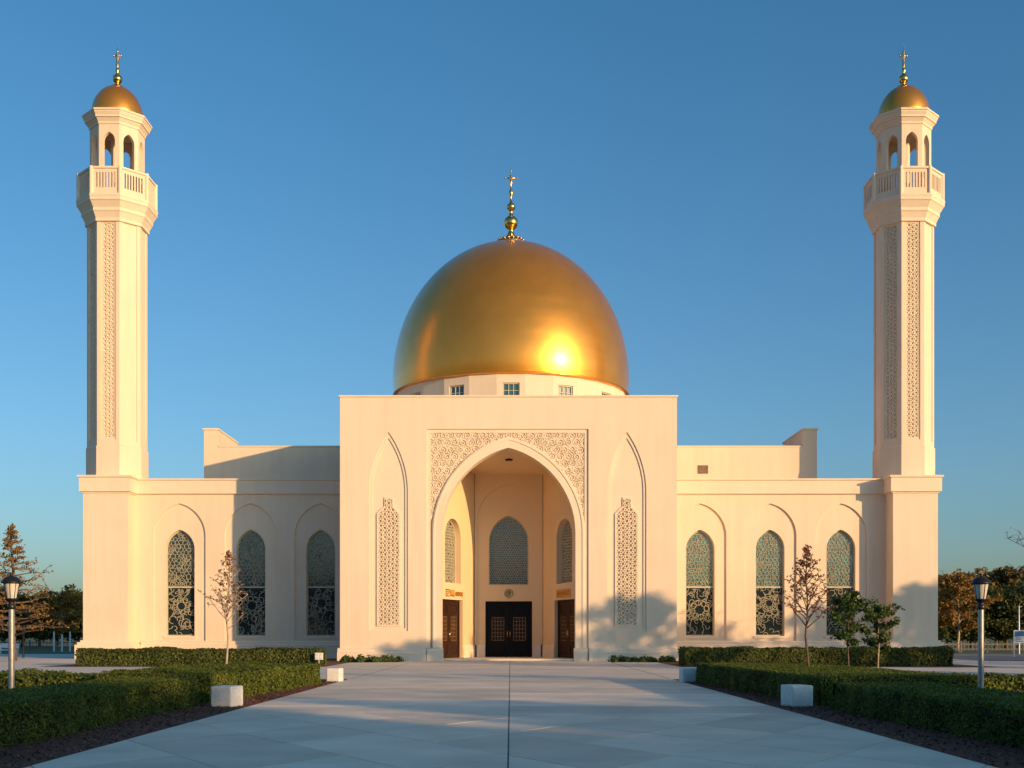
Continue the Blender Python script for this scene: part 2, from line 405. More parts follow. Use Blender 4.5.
# central bay: shallow blind arch layer in front of the back wall
mb.slab([(0, 0), (c0-32*kb, 0)]+list(reversed(arch(c0, 32*kb, 0, PZ(522, BD), PZ(484, BD))))[1:-1]+[(c0+32*kb, 0), (LB, 0), (LB, CZB+.3), (0, CZB+.3)], [], -.14, 0, TB)
porch_wall(mb, TB, LB, CZB+.3, CZB+.3, bd, bw)
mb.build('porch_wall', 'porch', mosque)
mb = MB()   # soffit
v = [(jl-.3, 1.0, CZF), (jr+.3, 1.0, CZF), (px1+.5, BD-RD+.3, CZB), (px0-.5, BD-RD+.3, CZB)]
mb.add(v+[(a, b, c+.3) for a, b, c in v], [(0, 1, 2, 3), (4, 7, 6, 5), (0, 4, 5, 1), (1, 5, 6, 2), (2, 6, 7, 3), (3, 7, 4, 0)])
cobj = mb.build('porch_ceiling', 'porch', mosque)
def on_ceiling(x, yy):
    t = (yy-1.0)/(BD-RD+.3-1.0); return (x, yy, CZF+(CZB-CZF)*t)
c = on_ceiling(PX(509, 74), 3.6); MB().lathe([(.16, c[2]+.02), (.24, c[2]+.02), (.24, c[2]-.05), (.17, c[2]-.06), (.15, c[2])], 20, 0, (c[0], c[1])).build('downlight', 'dark', mosque)
c = on_ceiling(PX(515, 73), 2.0); MB().lathe([(.06, c[2]+.02), (.06, c[2]-.06), (.03, c[2]-.1)], 14, 0, (c[0], c[1])).build('smoke_detector', 'vent', mosque)
MB().box(jl-.2, jr+.2, -.05, BD-RD+.9, 0.02, fl, T0).build('porch_floor', 'concrete', mosque)
MB().box(jl+.3, jr-.3, .5, 1.0, fl, fl+.01, T0).build('threshold_strip', 'trim', mosque)
for T, L, d in ((TL, LL, sd), (TR, LR, sdR), (TB, LB, bd)):
    off = -.14 if T is TB else 0
    if d[0] > .35: mb = MB(); plinth_run(mb, .02, d[0]-.02, T, .06, .95, off); mb.build('porch_skirting', 'trim', mosque)
    if L-d[1] > .35: mb = MB(); plinth_run(mb, d[1]+.02, L-.02, T, .06, .95, off); mb.build('porch_skirting', 'trim', mosque)

def lattice_window(name, T, win, w_at, parent, gl, cell, bw_, jit=.22, bt=.05, frame=.07, seed=1, tracery='tracery', arabesque=False, transom=None, gl2=None):
    c, w, z0, zs, zp = win
    mb = MB(); A = arch(c, w-.004, z0+.004, zs, zp-.004); B = arch(c, w-frame, z0+frame, zs, zp-frame*1.2)
    mb.slab(A, [B], w_at, w_at+.12, T)
    fr = mb.build(name, 'tracery', parent, org=T(c, z0, w_at))
    g = MB()
    if transom:
        t = transom
        g.slab([(c-w+frame*.5, t)]+[(x, z) for x, z in reversed(arch(c, w-frame*.5, t, zs, zp-frame*.6))][1:-1]+[(c+w-frame*.5, t)], [], w_at+.09, w_at+.11, T)
        g.build('glass', gl, fr)
        MB().slab(rect(c-w+frame*.5, c+w-frame*.5, z0+frame*.5, t), [], w_at+.09, w_at+.11, T).build('glass', gl2 or gl, fr)
        MB().slab(rect(c-w+frame, c+w-frame, t-.05, t+.06), [], w_at-.02, w_at+.085, T).build('transom', 'tracery', fr)
    else:
        g.slab(arch(c, w-frame*.5, z0+frame*.5, zs, zp-frame*.6), [], w_at+.09, w_at+.11, T); g.build('glass', gl, fr)
    rnd = random.Random(seed)
    ins = lambda u, v: in_arch(u, v, c, w-frame*.8, z0+frame*.8, zs, zp-frame*1.1)
    mb = MB(); segs = []
    if arabesque:
        # upper light: interlaced rings and stars; lower light: curling branches round a rosette
        t = transom; r = .36
        nr = 0; segs += voronoi_lattice(c-w, c+w, t, zp, .27, .2, rnd)
        for _ in range(60):
            x = c+rnd.uniform(-w, w); y = rnd.uniform(t, zp); a0 = rnd.uniform(0, 6.28); segs += circle_segs(x, y, rnd.uniform(.1, .27), 8, a0, a0+rnd.uniform(2.5, 6.28))
        for j in range(nr):
            for i in range(-3, 4):
                x = c+i*r+(r/2 if j % 2 else 0); y = t+j*r*.87+.1
                segs += circle_segs(x, y, r*.58, 12)
                if (i+j) % 3 == 0: segs += circle_segs(x, y, r*.22, 8)
        up = clip_segs(segs, lambda u, v: ins(u, v) and v > t+.05)
        cy = (t+z0)/2+rnd.uniform(-.5, .7); lo = []; k1 = rnd.uniform(.75, 1.1)
        for rr in (.32*k1, .62*k1): lo += circle_segs(c, cy, rr, 20)
        for q in range(8):
            a = q*math.pi/4+.2
            lo += circle_segs(c+.47*math.cos(a), cy+.47*math.sin(a), .17, 10)
            p0 = (c+.32*math.cos(a), cy+.32*math.sin(a))
            for _ in range(3):
                aa = a+rnd.uniform(-.5, .5); p1 = (p0[0]+.42*math.cos(aa), p0[1]+.42*math.sin(aa))
                n = 4; cv = rnd.uniform(-.12, .12); pp = []
                for s_ in range(n+1):
                    u = s_/n; bx = cv*4*u*(1-u)
                    pp.append((p0[0]+(p1[0]-p0[0])*u-math.sin(aa)*bx, p0[1]+(p1[1]-p0[1])*u+math.cos(aa)*bx))
                lo += list(zip(pp[:-1], pp[1:])); p0 = p1
        for _ in range(int(60*(t-z0)/3.2)):
            x = c+rnd.uniform(-w, w); y = rnd.uniform(z0, t)
            if math.hypot(x-c, y-cy) < .55: continue
            a0 = rnd.uniform(0, 6.28); lo += circle_segs(x, y, rnd.uniform(.12, .3), 7, a0, a0+rnd.uniform(2, 4.5))
        lo = clip_segs(lo, lambda u, v: ins(u, v) and v < t-.05)
        bars(mb, up, T, bw_*.5, bt, w_at+.03); bars(mb, lo, T, bw_*.6, bt, w_at+.03)
    else:
        segs = voronoi_lattice(c-w, c+w, z0, zp, cell, jit, rnd)
        bars(mb, clip_segs(segs, ins), T, bw_, bt, w_at+.03)
    mb.build('tracery', tracery, fr)
    return fr
lattice_window('window', TB, bw, .18, mosque, 'glass_porch', .17, .028, .2, seed=3)
lattice_window('window', TL, sw, .38, mosque, 'glass_dark', .22, .055, .22, seed=4, tracery='brass_tr' if False else 'tracery')
lattice_window('window', TR, swR, .38, mosque, 'glass_dark', .22, .055, .22, seed=5)

def door(T, d, parent, woodm, w_at, two=True):
    d0, d1 = d; top = dh-.003; z0 = fl+.01
    mb = MB(); fw = .12
    mb.slab([(d0+.004, z0), (d0+fw, z0), (d0+fw, top-fw), (d1-fw, top-fw), (d1-fw, z0), (d1-.004, z0), (d1-.004, top), (d0+.004, top)], [], w_at, w_at+.16, T)
    fr = mb.build('door', woodm, parent, org=T((d0+d1)/2, z0, w_at))
    mid = (d0+d1)/2
    for s, (a, b) in enumerate(((d0+fw+.01, mid-.012), (mid+.012, d1-fw-.01))):
        lw = b-a; z1 = top-fw-.01
        g = (a+.2*lw, b-.2*lw, z0+.3*(z1-z0), z0+.74*(z1-z0))
        mb = MB(); up = rect(a+.16*lw, b-.16*lw, z0+.80*(z1-z0), z0+.94*(z1-z0)); lowr = rect(a+.16*lw, b-.16*lw, z0+.06*(z1-z0), z0+.23*(z1-z0))
        mb.slab(rect(a, b, z0+.01, z1), [rect(*g), up, lowr], w_at+.06, w_at+.13, T)
        mb.slab(rect(a+.02, b-.02, z0+.02, z1-.02), [], w_at+.131, w_at+.15, T)
        for r_ in (up, lowr):
            mb.slab(rect(r_[0][0]+.05, r_[1][0]-.05, r_[0][1]+.05, r_[2][1]-.05), [], w_at+.085, w_at+.12, T)
        mb.build('door_leaf', woodm, fr)
        mb = MB(); ss = []
        nx = 4; nz = 6
        for i in range(nx+1):
            x = g[0]+.03+(g[1]-g[0]-.06)*i/nx; ss.append(((x, g[2]+.02), (x, g[3]-.02)))
        for j in range(nz+1):
            z = g[2]+.03+(g[3]-g[2]-.06)*j/nz; ss.append(((g[0]+.02, z), (g[1]-.02, z)))
        bars(mb, ss, T, .042, .03, w_at+.05); mb.build('grille', 'bronze', fr)
        hx = mid+(-.09 if s == 0 else .09)
        mb = MB(); hz = z0+.42*(z1-z0)
        mb.tube([T(hx, hz-.22, w_at), T(hx, hz+.22, w_at)], [.022, .022], 8); mb.tube([T(hx, hz-.18, w_at), T(hx, hz-.18, w_at+.07)], [.016, .016], 6); mb.tube([T(hx, hz+.18, w_at), T(hx, hz+.18, w_at+.07)], [.016, .016], 6)
        mb.build('handle', 'brass', fr)
    return fr
door(TB, bd, mosque, 'blackdoor', .12); door(TL, sd, mosque, 'wood', .22); door(TR, sdR, mosque, 'wood', .22)
# gold ornaments over the doors
mz = PZ(593.5, BD)
mb = MB(); s = []
s += circle_segs(c0, mz, .27, 24); s += circle_segs(c0, mz, .16, 16, .4, 5.2); s += circle_segs(c0+.03, mz, .07, 10); s += [((c0-.1, mz-.12), (c0+.14, mz+.1)), ((c0-.12, mz+.06), (c0+.05, mz+.16))]
bars(mb, s, TB, .05, .05, -.05); mb.build('medallion', 'brass', mosque)
uL = 1.9; mzL = PZ(594, 75)
mb = MB(); s = []
x = .75
s += [((x, mzL-.2), (x, mzL+.2)), ((x, mzL+.2), (x+.5, mzL+.2)), ((x, mzL-.2), (x+.5, mzL-.2)), ((x+.15, mzL+.06), (x+.4, mzL+.06)), ((x+.15, mzL-.07), (x+.4, mzL-.07)), ((x+.5, mzL+.2), (x+.5, mzL+.02))]
for q in range(4):
    xx = x+.68+q*.2; s += [((xx, mzL-.17), (xx, mzL+.2)), ((xx, mzL-.17), (xx+.1, mzL-.17))]
for q in range(4):
    xx = x+1.6+q*.32; s += circle_segs(xx, mzL-.02, .1, 8, .5, 5.5)+[((xx+.1, mzL-.16), (xx+.12, mzL+.1))]
bars(mb, s, TL, .06, .05, -.05); mb.build('gold_lettering', 'brass', mosque)
cR = LR-1.95; mb = MB()
mb.slab(rect(cR-1.15, cR+1.05, mzL-.27, mzL+.25), [rect(cR-1.09, cR+.99, mzL-.21, mzL+.19)], -.06, 0.0-.002, TR)
s = []
rr = random.Random(4)
for q in range(9):
    xx = cR-1.0+q*.22; s += circle_segs(xx, mzL+rr.uniform(-.06, .06), .09, 7, rr.uniform(0, 3), rr.uniform(4, 6))+[((xx-.1, mzL-.14), (xx+.13, mzL-.14)), ((xx+.08, mzL-.1), (xx+.1, mzL+.14))]
bars(mb, s, TR, .055, .05, -.05); mb.build('gold_plaque', 'brass', mosque)

# --- wings
WD = 78.5; PD = 77.0; CZT, CZ0 = 12.25, 11.17
TW = local(I((0, WD, 0)), RZ); kw = WD/F
PXO, PXI = 28.62, 25.62
WC = (12.97, 17.75, 22.59)
for sgn in (-1, 1):
    xi = (BX1 if sgn > 0 else -BX0); xo = PXI+.1
    def m2(pts): return [(sgn*x, z) for x, z in (pts if sgn > 0 else reversed(pts))]
    mb = MB()
    xin = xi+.0
    o_ = 1.77; zs_, zp_ = PZ(536, WD), PZ(503.5, WD)
    ww, wz0, wzs, wzp = .99, PZ(636, WD), PZ(549, WD), PZ(529.5, WD)
    mb.slab(m2(rect(xin-.3 if False else xi, xo, 0, CZ0+.02)), [arch(sgn*c, o_, PZ(642, WD), zs_, zp_) for c in WC], 0, .13, TW)
    mb.slab(m2(rect(xi, xo, 0, CZ0+.02)), [arch(sgn*c, ww, wz0, wzs, wzp) for c in WC], .132, .62, TW)
    # roof deck and far side of the wing
    mb.box(*sorted((sgn*xi, sgn*(PXO-.2))), .62, 14, CZT-1.0, CZT-.6, TW)
    mb.box(*sorted((sgn*(PXO-.45), sgn*PXO)), .3, 14, 0, CZ0+.02, TW); mb.box(*sorted((sgn*xi, sgn*PXO)), 14, 14.4, 0, CZT, TW)
    mb.build('wing_wall', 'stucco', mosque)
    # window surrounds
    for q, c in enumerate(WC):
        mb = MB(); mb.box(sgn*c-ww-.12, sgn*c+ww+.12, .06, .45, wz0-.16, wz0-.004, TW); mb.build('window_sill', 'trim', mosque)
    # cornice: profile run along wing then round the pier
    mb = MB()
    P1 = [(0, CZ0), (-.05, CZ0+.01), (-.2, CZ0+.06), (-.2, CZT-.14), (-.3, CZT-.1), (-.3, CZT), (.5, CZT), (.5, CZ0)]
    vs = [TW(sgn*xi, z, w) for w, z in P1]+[TW(sgn*(PXI+.02), z, w) for w, z in P1]; n = len(P1)
    mb.add(vs, [tuple(range(n)), tuple(range(n, 2*n))]+[(i, (i+1) % n, (i+1) % n+n, i+n) for i in range(n)])
    mb.build('wing_cornice', 'trim', mosque)
    # corner pier
    mb = MB(); mb.box(*sorted((sgn*PXI, sgn*PXO)), PD-WD, 3.2, 0, CZ0+.01, TW); mb.build('corner_pier', 'stucco', mosque)
    mb = MB()
    for (e, z0, z1) in ((.08, CZ0-.06, CZ0+.03), (.2, CZ0+.03, CZT-.10), (.30, CZT-.10, CZT+.03)):
        mb.box(*sorted((sgn*(PXI-e), sgn*(PXO+e))), PD-WD-e, 3.2, z0, z1, TW)
    mb.build('pier_cornice', 'trim', mosque)
    mb = MB()
    for (e, z0, z1) in ((.42, 0, .95), (.3, .95, 1.12), (.14, 1.12, 1.25)):
        mb.box(*sorted((sgn*(PXI-e), sgn*(PXO+e))), PD-WD-e, 3.2, z0, z1, TW)
    plinth_run(mb, *sorted((sgn*xi, sgn*(PXI-.44))), TW, .25, 1.2)
    mb.build('wing_plinth', 'trim', mosque)
    for q, c in enumerate(WC):
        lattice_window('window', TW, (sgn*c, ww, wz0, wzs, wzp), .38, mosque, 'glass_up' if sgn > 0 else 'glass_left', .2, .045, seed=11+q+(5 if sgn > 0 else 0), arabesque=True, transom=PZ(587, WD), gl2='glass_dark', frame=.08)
    # raised hall behind the wing
    HD = 82.6; TH = local(I((0, HD, 0)), RZ); kh = HD/F
    zt, zf = PZ(447, HD), PZ(430, HD)
    xo1, xo2 = 306.5*kh, 292.5*kh
    mb = MB()
    mb.box(*sorted((sgn*xi, sgn*xo2)), 0, .5, 10.5, zt, TH)
    mb.box(*sorted((sgn*xo2, sgn*xo1)), 0, 6.0, 10.5, zf, TH)
    mb.box(*sorted((sgn*xi, sgn*xo2)), .5, 5.9, 10.5, zt-.8, TH)
    mb.build('upper_wall', 'stucco', mosque)
    mb = MB()
    mb.box(*sorted((sgn*xi, sgn*(xo2-.07))), -.06, .56, zt, zt+.09, TH)
    mb.box(*sorted((sgn*(xo2-.06), sgn*(xo1+.08))), -.08, 6.08, zf, zf+.12, TH)
    mb.build('upper_coping', 'trim', mosque)
    if sgn > 0:
        vx, vz = PX(703, HD), PZ(469.5, HD)
        mb = MB(); mb.slab(rect(vx-.36, vx+.36, vz-.3, vz+.3), [rect(vx-.3, vx+.3, vz-.24, vz+.24)], -.05, .02, TH)
        for q in range(5): mb.box(vx-.3, vx+.3, -.03, -.01, vz-.22+q*.1, vz-.16+q*.1, TH)
        mb.box(vx-.3, vx+.3, -.008, -.002, vz-.24, vz+.24, TH)
        mb.build('vent', 'vent', mosque)

# --- drum and dome
DC = 84.0; DRR = 8.35; zr = PZ(373, DC-8.4)
dc = (PX(511, DC), DC-RD)
mb = MB(); n = 28
ka = math.pi/n; fw = DRR*math.tan(ka)
for i in range(n):
    a = -math.pi/2+2*math.pi*i/n
    nrm = Vector((-math.cos(a), -math.sin(a), 0)); U = Vector((-math.sin(a), math.cos(a), 0))
    T = (lambda O, U, N_: (lambda u, v, w: O+U*u+Vector((0, 0, v))+N_*w))(Vector((dc[0], dc[1], 0))-nrm*DRR, U, nrm)
    z0, z1 = PZ(401, DC-DRR), PZ(382.5, DC-DRR)
    mb.slab(rect(-fw, fw, BTOP-1, zr), [rect(-.56, .56, z0-.5, z1)] if i % 2 == 0 else [], 0, .3, T)
drum = None
D = mb.build('drum', 'stucco', mosque)
for i in range(n):
    a = -math.pi/2+2*math.pi*i/n
    if math.sin(a) > .3 or i % 2: continue
    nrm = Vector((-math.cos(a), -math.sin(a), 0)); U = Vector((-math.sin(a), math.cos(a), 0))
    T = (lambda O, U, N_: (lambda u, v, w: O+U*u+Vector((0, 0, v))+N_*w))(Vector((dc[0], dc[1], 0))-nrm*DRR, U, nrm)
    wm = MB(); z0 -= 0
    wm.slab(rect(-.555, .555, z0-.495, z1-.004), [rect(-.47, .47, z0-.42, z1-.08)], .08, .2, T)
    for u in (-.157, .157): wm.box(u-.025, u+.025, .1, .16, z0-.42, z1-.08, T)
    for q in range(1, 5): zz = z1-.08-q*.42; wm.box(-.47, .47, .105, .155, zz-.02, zz+.02, T)
    wo = wm.build('drum_window', 'tracery', D)
    g = MB(); g.box(-.5, .5, .17, .18, z0-.45, z1-.05, T)
    gg = g.build('drum_glass', 'glass_porch', D)
mb = MB()
mb.lathe([(DRR-.3, zr-.02), (DRR+.20, zr-.02), (DRR+.28, zr+.05), (DRR+.20, zr+.12), (DRR, zr+.12)], 96, 0, dc)
mb.build('dome_rim', 'gold', mosque)
R0 = 8.58; HT = 11.15; prof = []
prof.append((R0-.10, zr+.10)); 
for i in range(1, 41):
    t = i/40; 
    if t < .1: r = R0-.10+.10*math.sin(t/.1*math.pi/2)
    else:
        u = (t-.1)/.9; r = R0*(1-u**2.08)**.52
    prof.append((max(r, .02), zr+.10+HT*t))
pr2 = []
for i in range(61):   # even arc-length spacing through an angle parameter
    th = i/60*math.pi/2; hh = 0.1+.9*math.sin(th); rr_ = R0*math.cos(th)**1.02
    pr2.append((max(rr_, .02), zr+.10+HT*hh))
prof = [(R0-.1, zr+.1), (R0-.055, zr+.1+HT*.03), (R0-.015, zr+.1+HT*.065)]+pr2
mb = MB().lathe(prof, 128, 0, dc)
dome = mb.build('dome', 'gold', mosque)
zt = zr+.1+HT
def finial(mb, c, z, s, ball, top):
    """z base, s scale; profile of balls and a spindle"""
    pr = [(.95, -.5), (.95, -.25), (.9, .0), (.55, .12), (.3, .35), (.2, .6), (.2, .75)]
    pr += [(ball*math.sin(t), .75+ball-ball*math.cos(t)+.0) for t in [math.pi*i/10 for i in range(2, 9)]]
    zb = .75+2*ball
    pr += [(.14, zb), (.13, zb+.35), (.3, zb+.5), (.34, zb+.68), (.22, zb+.85), (.1, zb+.95), (.07, zb+1.4), (.15, zb+1.55), (.16, zb+1.75), (.07, zb+1.95), (.05, top-1.0), (.12, top-.85), (.05, top-.7), (.04, top)]
    mb.lathe([(r*s, z+h*s) for r, h in pr], 20, 0, c)
mb = MB(); finial(mb, dc, zt+.35, 1.0, .52, 5.1)
for i in range(18):
    a = 2*math.pi*i/18; mb.sphere((dc[0]+.95*math.cos(a), dc[1]+.95*math.sin(a), zt+.3), .09, 8, 6)
fo = mb.build('finial', 'brass', dome)
def cross(mb, c, z, s):
    mb.tube([(c[0]-s, c[1], z), (c[0]+s, c[1], z)], [.035, .035], 6)
    mb.tube([(c[0], c[1], z-s), (c[0], c[1], z+s*1.3)], [.035, .035], 6)
    for dx, dz in ((-s, 0), (s, 0), (0, s*1.3)): mb.sphere((c[0]+dx, c[1], z+dz), .07, 8, 6)
    for q in range(8):
        a = q*math.pi/4+.39; mb.tube([(c[0], c[1], z), (c[0]+.22*math.cos(a), c[1], z+.22*math.sin(a))], [.03, .015], 5)
mb = MB(); cross(mb, dc, zt+4.9, .42); 
mb.build('finial_star', 'brass', dome)

# ------------------------------------------------------------------ minarets (built at the origin, z = 0 at the roof it stands on)
MZ = 12.2; MD = 79.3; MX = 27.1
a_s = 1.83
def facT(a, i):
    an = -math.pi/2+i*math.pi/4; nrm = Vector((-math.cos(an), -math.sin(an), 0)); U = Vector((-math.sin(an), math.cos(an), 0))
    O = -nrm*a; return lambda u, v, w: O+U*u+Vector((0, 0, v))+nrm*w
mz = lambda y, D: PZ(y, D)-MZ
LABM = 'tall cream octagonal minaret with gold cap, standing on the '
mina = thing('minaret', LABM+'left corner pier', 'minaret', (-MX, MD, MZ), 'minarets flanking the mosque')
t8 = math.tan(math.pi/8)
zsh = mz(218, MD-a_s); zpb, zpt = mz(437, MD-a_s), mz(223, MD-a_s)
mb = MB()
for i in range(8):
    T = facT(a_s, i); h = a_s*t8
    mb.slab(rect(-h, h, 0, zsh), [rect(-.50, .50, zpb-.15, zpt+.15)], 0, .16, T)
    mb.slab(rect(-.497, .497, zpb-.147, zpt+.147), [rect(-.40, .40, zpb, zpt)] if i in (0, 3, 4, 7) else [], .055, .3, T)
mb.build('shaft', 'stucco', mina)
zb2 = mz(446, MD-a_s); mb = MB(); mb.octo([(a_s+.06, -.1), (a_s+.06, zb2), (a_s-.01, zb2+.06)]); mb.build('shaft_base', 'stucco', mina)
T = facT(a_s, 0)
cp = carved(lambda u, v, w: T(u, v, .075+w), -.40, .40, zpb, zpt, .026, .165, .09, None, 9.7, .3, .26, lambda u, v: fret(u, v, .25)).build('carved_panel', 'carved', mina)
for i in (3, 4, 7):
    c = cp.copy(); COL.objects.link(c); c.parent = mina; c.rotation_euler = (0, 0, i*math.pi/4)
ab = 2.38; zb0 = mz(193.5, MD-ab); zb1 = mz(166, MD-ab)
prof = [(a_s-.02, zsh-.25), (a_s+.12, zsh-.22), (a_s+.12, zsh), (a_s+.28, zsh+.35), (a_s+.34, zsh+.42), (a_s+.34, zsh+.62), (a_s+.55, zb0-.45), (a_s+.62, zb0-.38), (a_s+.62, zb0-.2), (ab+.1, zb0-.12), (ab+.1, zb0+.02), (1.2, zb0+.02)]
MB().octo(prof).build('corbel', 'trim', mina)
mb = MB()
for i in range(8):
    T = facT(ab, i); h = ab*t8; holes = []
    zz0, zz1 = zb0+.45, zb1-.42
    for q in range(-3, 4):
        u = q*.2; holes.append([(u-.05, zz0), (u+.05, zz0), (u+.05, zz1), (u, zz1+.08), (u-.05, zz1)])
    mb.slab(rect(-h, h, zb0+.02, zb1-.12), holes, .05, .2, T)
bal = mb.build('balcony', 'stucco', mina)
mb = MB(); kk = math.cos(math.pi/8)
mb.lathe([((ab-.2)/kk, zb1-.13), ((ab+.03)/kk, zb1-.13), ((ab+.03)/kk, zb1), ((ab-.2)/kk, zb1), ((ab-.2)/kk, zb1-.13)], 8, -math.pi/2+math.pi/8, (0, 0), False, False)
for i in range(8):
    an = -math.pi/2+(i+.5)*math.pi/4; r = (ab-.06)/kk; x, y = r*math.cos(an), r*math.sin(an)
    mb.lathe([(.14, zb0+.02), (.14, zb1+.03), (.02, zb1+.06)], 8, an, (x, y), False)
mb.build('rail', 'trim', bal)
al = 1.66; zl1 = mz(123, MD-al)
mb = MB()
for i in range(8):
    T = facT(al, i); h = al*t8
    zp = mz(131.5, MD-al)
    mb.slab(rect(-h, h, zb0, zl1), [arch(0, .40, zb0+.75, zp-.62, zp)], 0, .28, T)
lan = mb.build('lantern', 'stucco', mina)
MB().octo([(.38, zb0), (.38, zl1)]).build('lantern_core', 'stucco', lan)
ac = 2.13; zc1 = mz(107, MD-ac)
MB().octo([(.3, zl1-.02), (al+.05, zl1-.05), (al+.08, zl1+.1), (al+.22, zl1+.3), (al+.3, zl1+.34), (al+.3, zl1+.44), (ac-.06, zc1-.22), (ac-.06, zc1-.16), (ac, zc1-.14), (ac, zc1-.02), (ac-.03, zc1), (1.5, zc1+.0)]).build('lantern_cornice', 'trim', mina)
zd = mz(87, MD); Rm = 1.74; hd = zd-zc1-.05
pr = [(Rm+.05, zc1-.02), (Rm+.05, zc1+.08), (Rm-.02, zc1+.1)]+[(max(.01, Rm*math.cos(t)), zc1+.1+(hd-.05)*math.sin(t)) for t in [i/24*math.pi/2 for i in range(25)]]
cap = MB().lathe(pr, 64).build('cap_dome', 'gold', mina)
mb = MB()
pf = [(.5, -.05), (.3, .06), (.14, .14), (.14, .22)]+[(.33*math.sin(t), .53-.33*math.cos(t)) for t in [math.pi*i/10 for i in range(2, 9)]]
pf += [(.1, .86), (.1, 1.0), (.17, 1.1), (.1, 1.2), (.07, 1.35), (.12, 1.5), (.07, 1.62), (.1, 1.8), (.05, 2.0), (.09, 2.3), (.04, 2.5), (.02, 3.05)]
mb.lathe([(r, zd+h) for r, h in pf], 20); mb.build('finial', 'brass', cap)
mb = MB(); cross(mb, (0, 0), zd+2.15, .24); mb.build('finial_star', 'brass', cap)
copy_thing(mina, (MX, MD, MZ), 0, 1, LABM+'right corner pier')

# ------------------------------------------------------------------ ground
def sheet(name, pts, z, m, th=0):
    mb = MB()
    if th: mb.slab(pts, [], z-th, z, lambda u, v, w: Vector((u, v, w)))
    else:
        tris = tessellate_polygon([[Vector((a, b, 0)) for a, b in pts]]); mb.add([(a, b, z) for a, b in pts], [tuple(t) for t in tris])
    o = mb.build(name, m); o['kind'] = 'structure'; return o
S = 3000
sheet('ground', [(-S, -S), (S, -S), (S, S), (-S, S)], 0, 'grass')
sheet('plaza', [(-45, 41.6), (45, 41.6), (60, 60), (70, 96), (-52, 96), (-52, 60)], .006, 'concrete')
sheet('road', [(29.5, 70.5), (75, 62), (120, 66), (120, 84), (60, 96), (29.5, 98)], .012, 'asphalt')
sheet('lawn', [(-52.4, 72), (-30, 80), (-29, 96.5), (-52.4, 96.5)], .010, 'concrete')
W2 = 5.8
sheet('walkway_bed', [(-W2, -12), (W2, -12), (W2, 41.7), (-W2, 41.7)], .008, 'joint')
# mulch beds (slightly domed edge boards omitted: flush beds)
def bed(x0, x1, y0, y1, z=.012, n='mulch_bed'): return sheet(n, [(x0, y0), (x1, y0), (x1, y1), (x0, y1)], z, 'mulch')
bed(-11, -W2, -12, 41.0); bed(W2, 11, -12, 41.0)
bed(-23.6, -9.3, 57.5, 77.9, .013); bed(8.5, 24.2, 57.0, 77.9, .013)
sheet('mulch_bed', [(PX(340, 66)-.2, 66.2), (PX(404, 67)-.4, 67.3), (PX(408, 70), 70.5), (BX0+.05, 70.5)], .017, 'mulch')
sheet('mulch_bed', [(PX(613, 67), 67.3), (PX(677, 66), 66.2), (BX1+.1, 70.5), (PX(612, 70), 70.5)], .017, 'mulch')
# paving slabs
def clip_poly(poly, x0, x1, y0, y1):
    def cl(p, f, ip):
        out = []
        for i in range(len(p)):
            a, b = p[i], p[(i+1) % len(p)]
            if f(a): out.append(a)
            if f(a) != f(b): out.append(ip(a, b))
        return out
    def ix(x): return lambda a, b: (x, a[1]+(b[1]-a[1])*(x-a[0])/(b[0]-a[0]))
    def iy(y): return lambda a, b: (a[0]+(b[0]-a[0])*(y-a[1])/(b[1]-a[1]), y)
    for f, ip in ((lambda p: p[0] >= x0, ix(x0)), (lambda p: p[0] <= x1, ix(x1)), (lambda p: p[1] >= y0, iy(y0)), (lambda p: p[1] <= y1, iy(y1))):
        if len(poly) < 3: return []
        poly = cl(poly, f, ip)
    return poly
mb = MB(); g = .011
SX = -.03
def shrink(p, d):
    c = (sum(q[0] for q in p)/len(p), sum(q[1] for q in p)/len(p)); return p
def addslab(p, z=.02):
    if len(p) < 3: return
    A = abs(sum(p[i][0]*p[(i+1) % len(p)][1]-p[(i+1) % len(p)][0]*p[i][1] for i in range(len(p))))/2
    if A < .05: return
    n = len(p); dz = random.uniform(-.0015, .0015)
    mb.add([(a, b, z+dz) for a, b in p]+[(a, b, .009) for a, b in p], [tuple(range(n))]+[(i, (i+1) % n, (i+1) % n+n, i+n) for i in range(n)])
d1 = Vector((.53, -.848)); d2 = Vector((.53, .848)); sl = 2.05
YB = 23.3
for side in (-1, 1):
    for i in range(-20, 22):
        for j in range(-20, 22):
            o = Vector((0, 15.1))+(d1*i+d2*j)*sl
            q = [o+d1*g+d2*g, o+d1*(sl-g)+d2*g, o+d1*(sl-g)+d2*(sl-g), o+d1*g+d2*(sl-g)]
            q = [(v_.x+SX, v_.y) for v_ in q]
            # half the rhombi are split in two long triangles-ish slabs for variety
            if side < 0: p = clip_poly(q, -W2+.0, SX-.011, -11, YB)
            else: p = clip_poly(q, SX+.011, W2-.0, -11, YB)
            addslab(p)
rows = [YB+.014, 25.6, 28.4, 31.2, 34.4, 37.8, 41.6]
for a, b in zip(rows[:-1], rows[1:]):
    for x0, x1 in ((-W2, SX-.011), (SX+.011, W2)):
        addslab([(x0, a+.02), (x1, a+.02), (x1, b-.02), (x0, b-.02)])
o = mb.build('walkway', 'slab'); o['kind'] = 'structure'
mb = MB(); jt = .03
for yy in (47, 53, 59.5, 66):
    mb.box(-7, 7, yy-jt, yy+jt, .007, .0105)
mb.box(SX-.012, SX+.012, 41.75, 70.4, .007, .0095)
for x in (-W2, W2): mb.box(x-.015, x+.015, 41.75, 66, .007, .0102)
o = mb.build('plaza_joints', 'joint'); o['kind'] = 'structure'

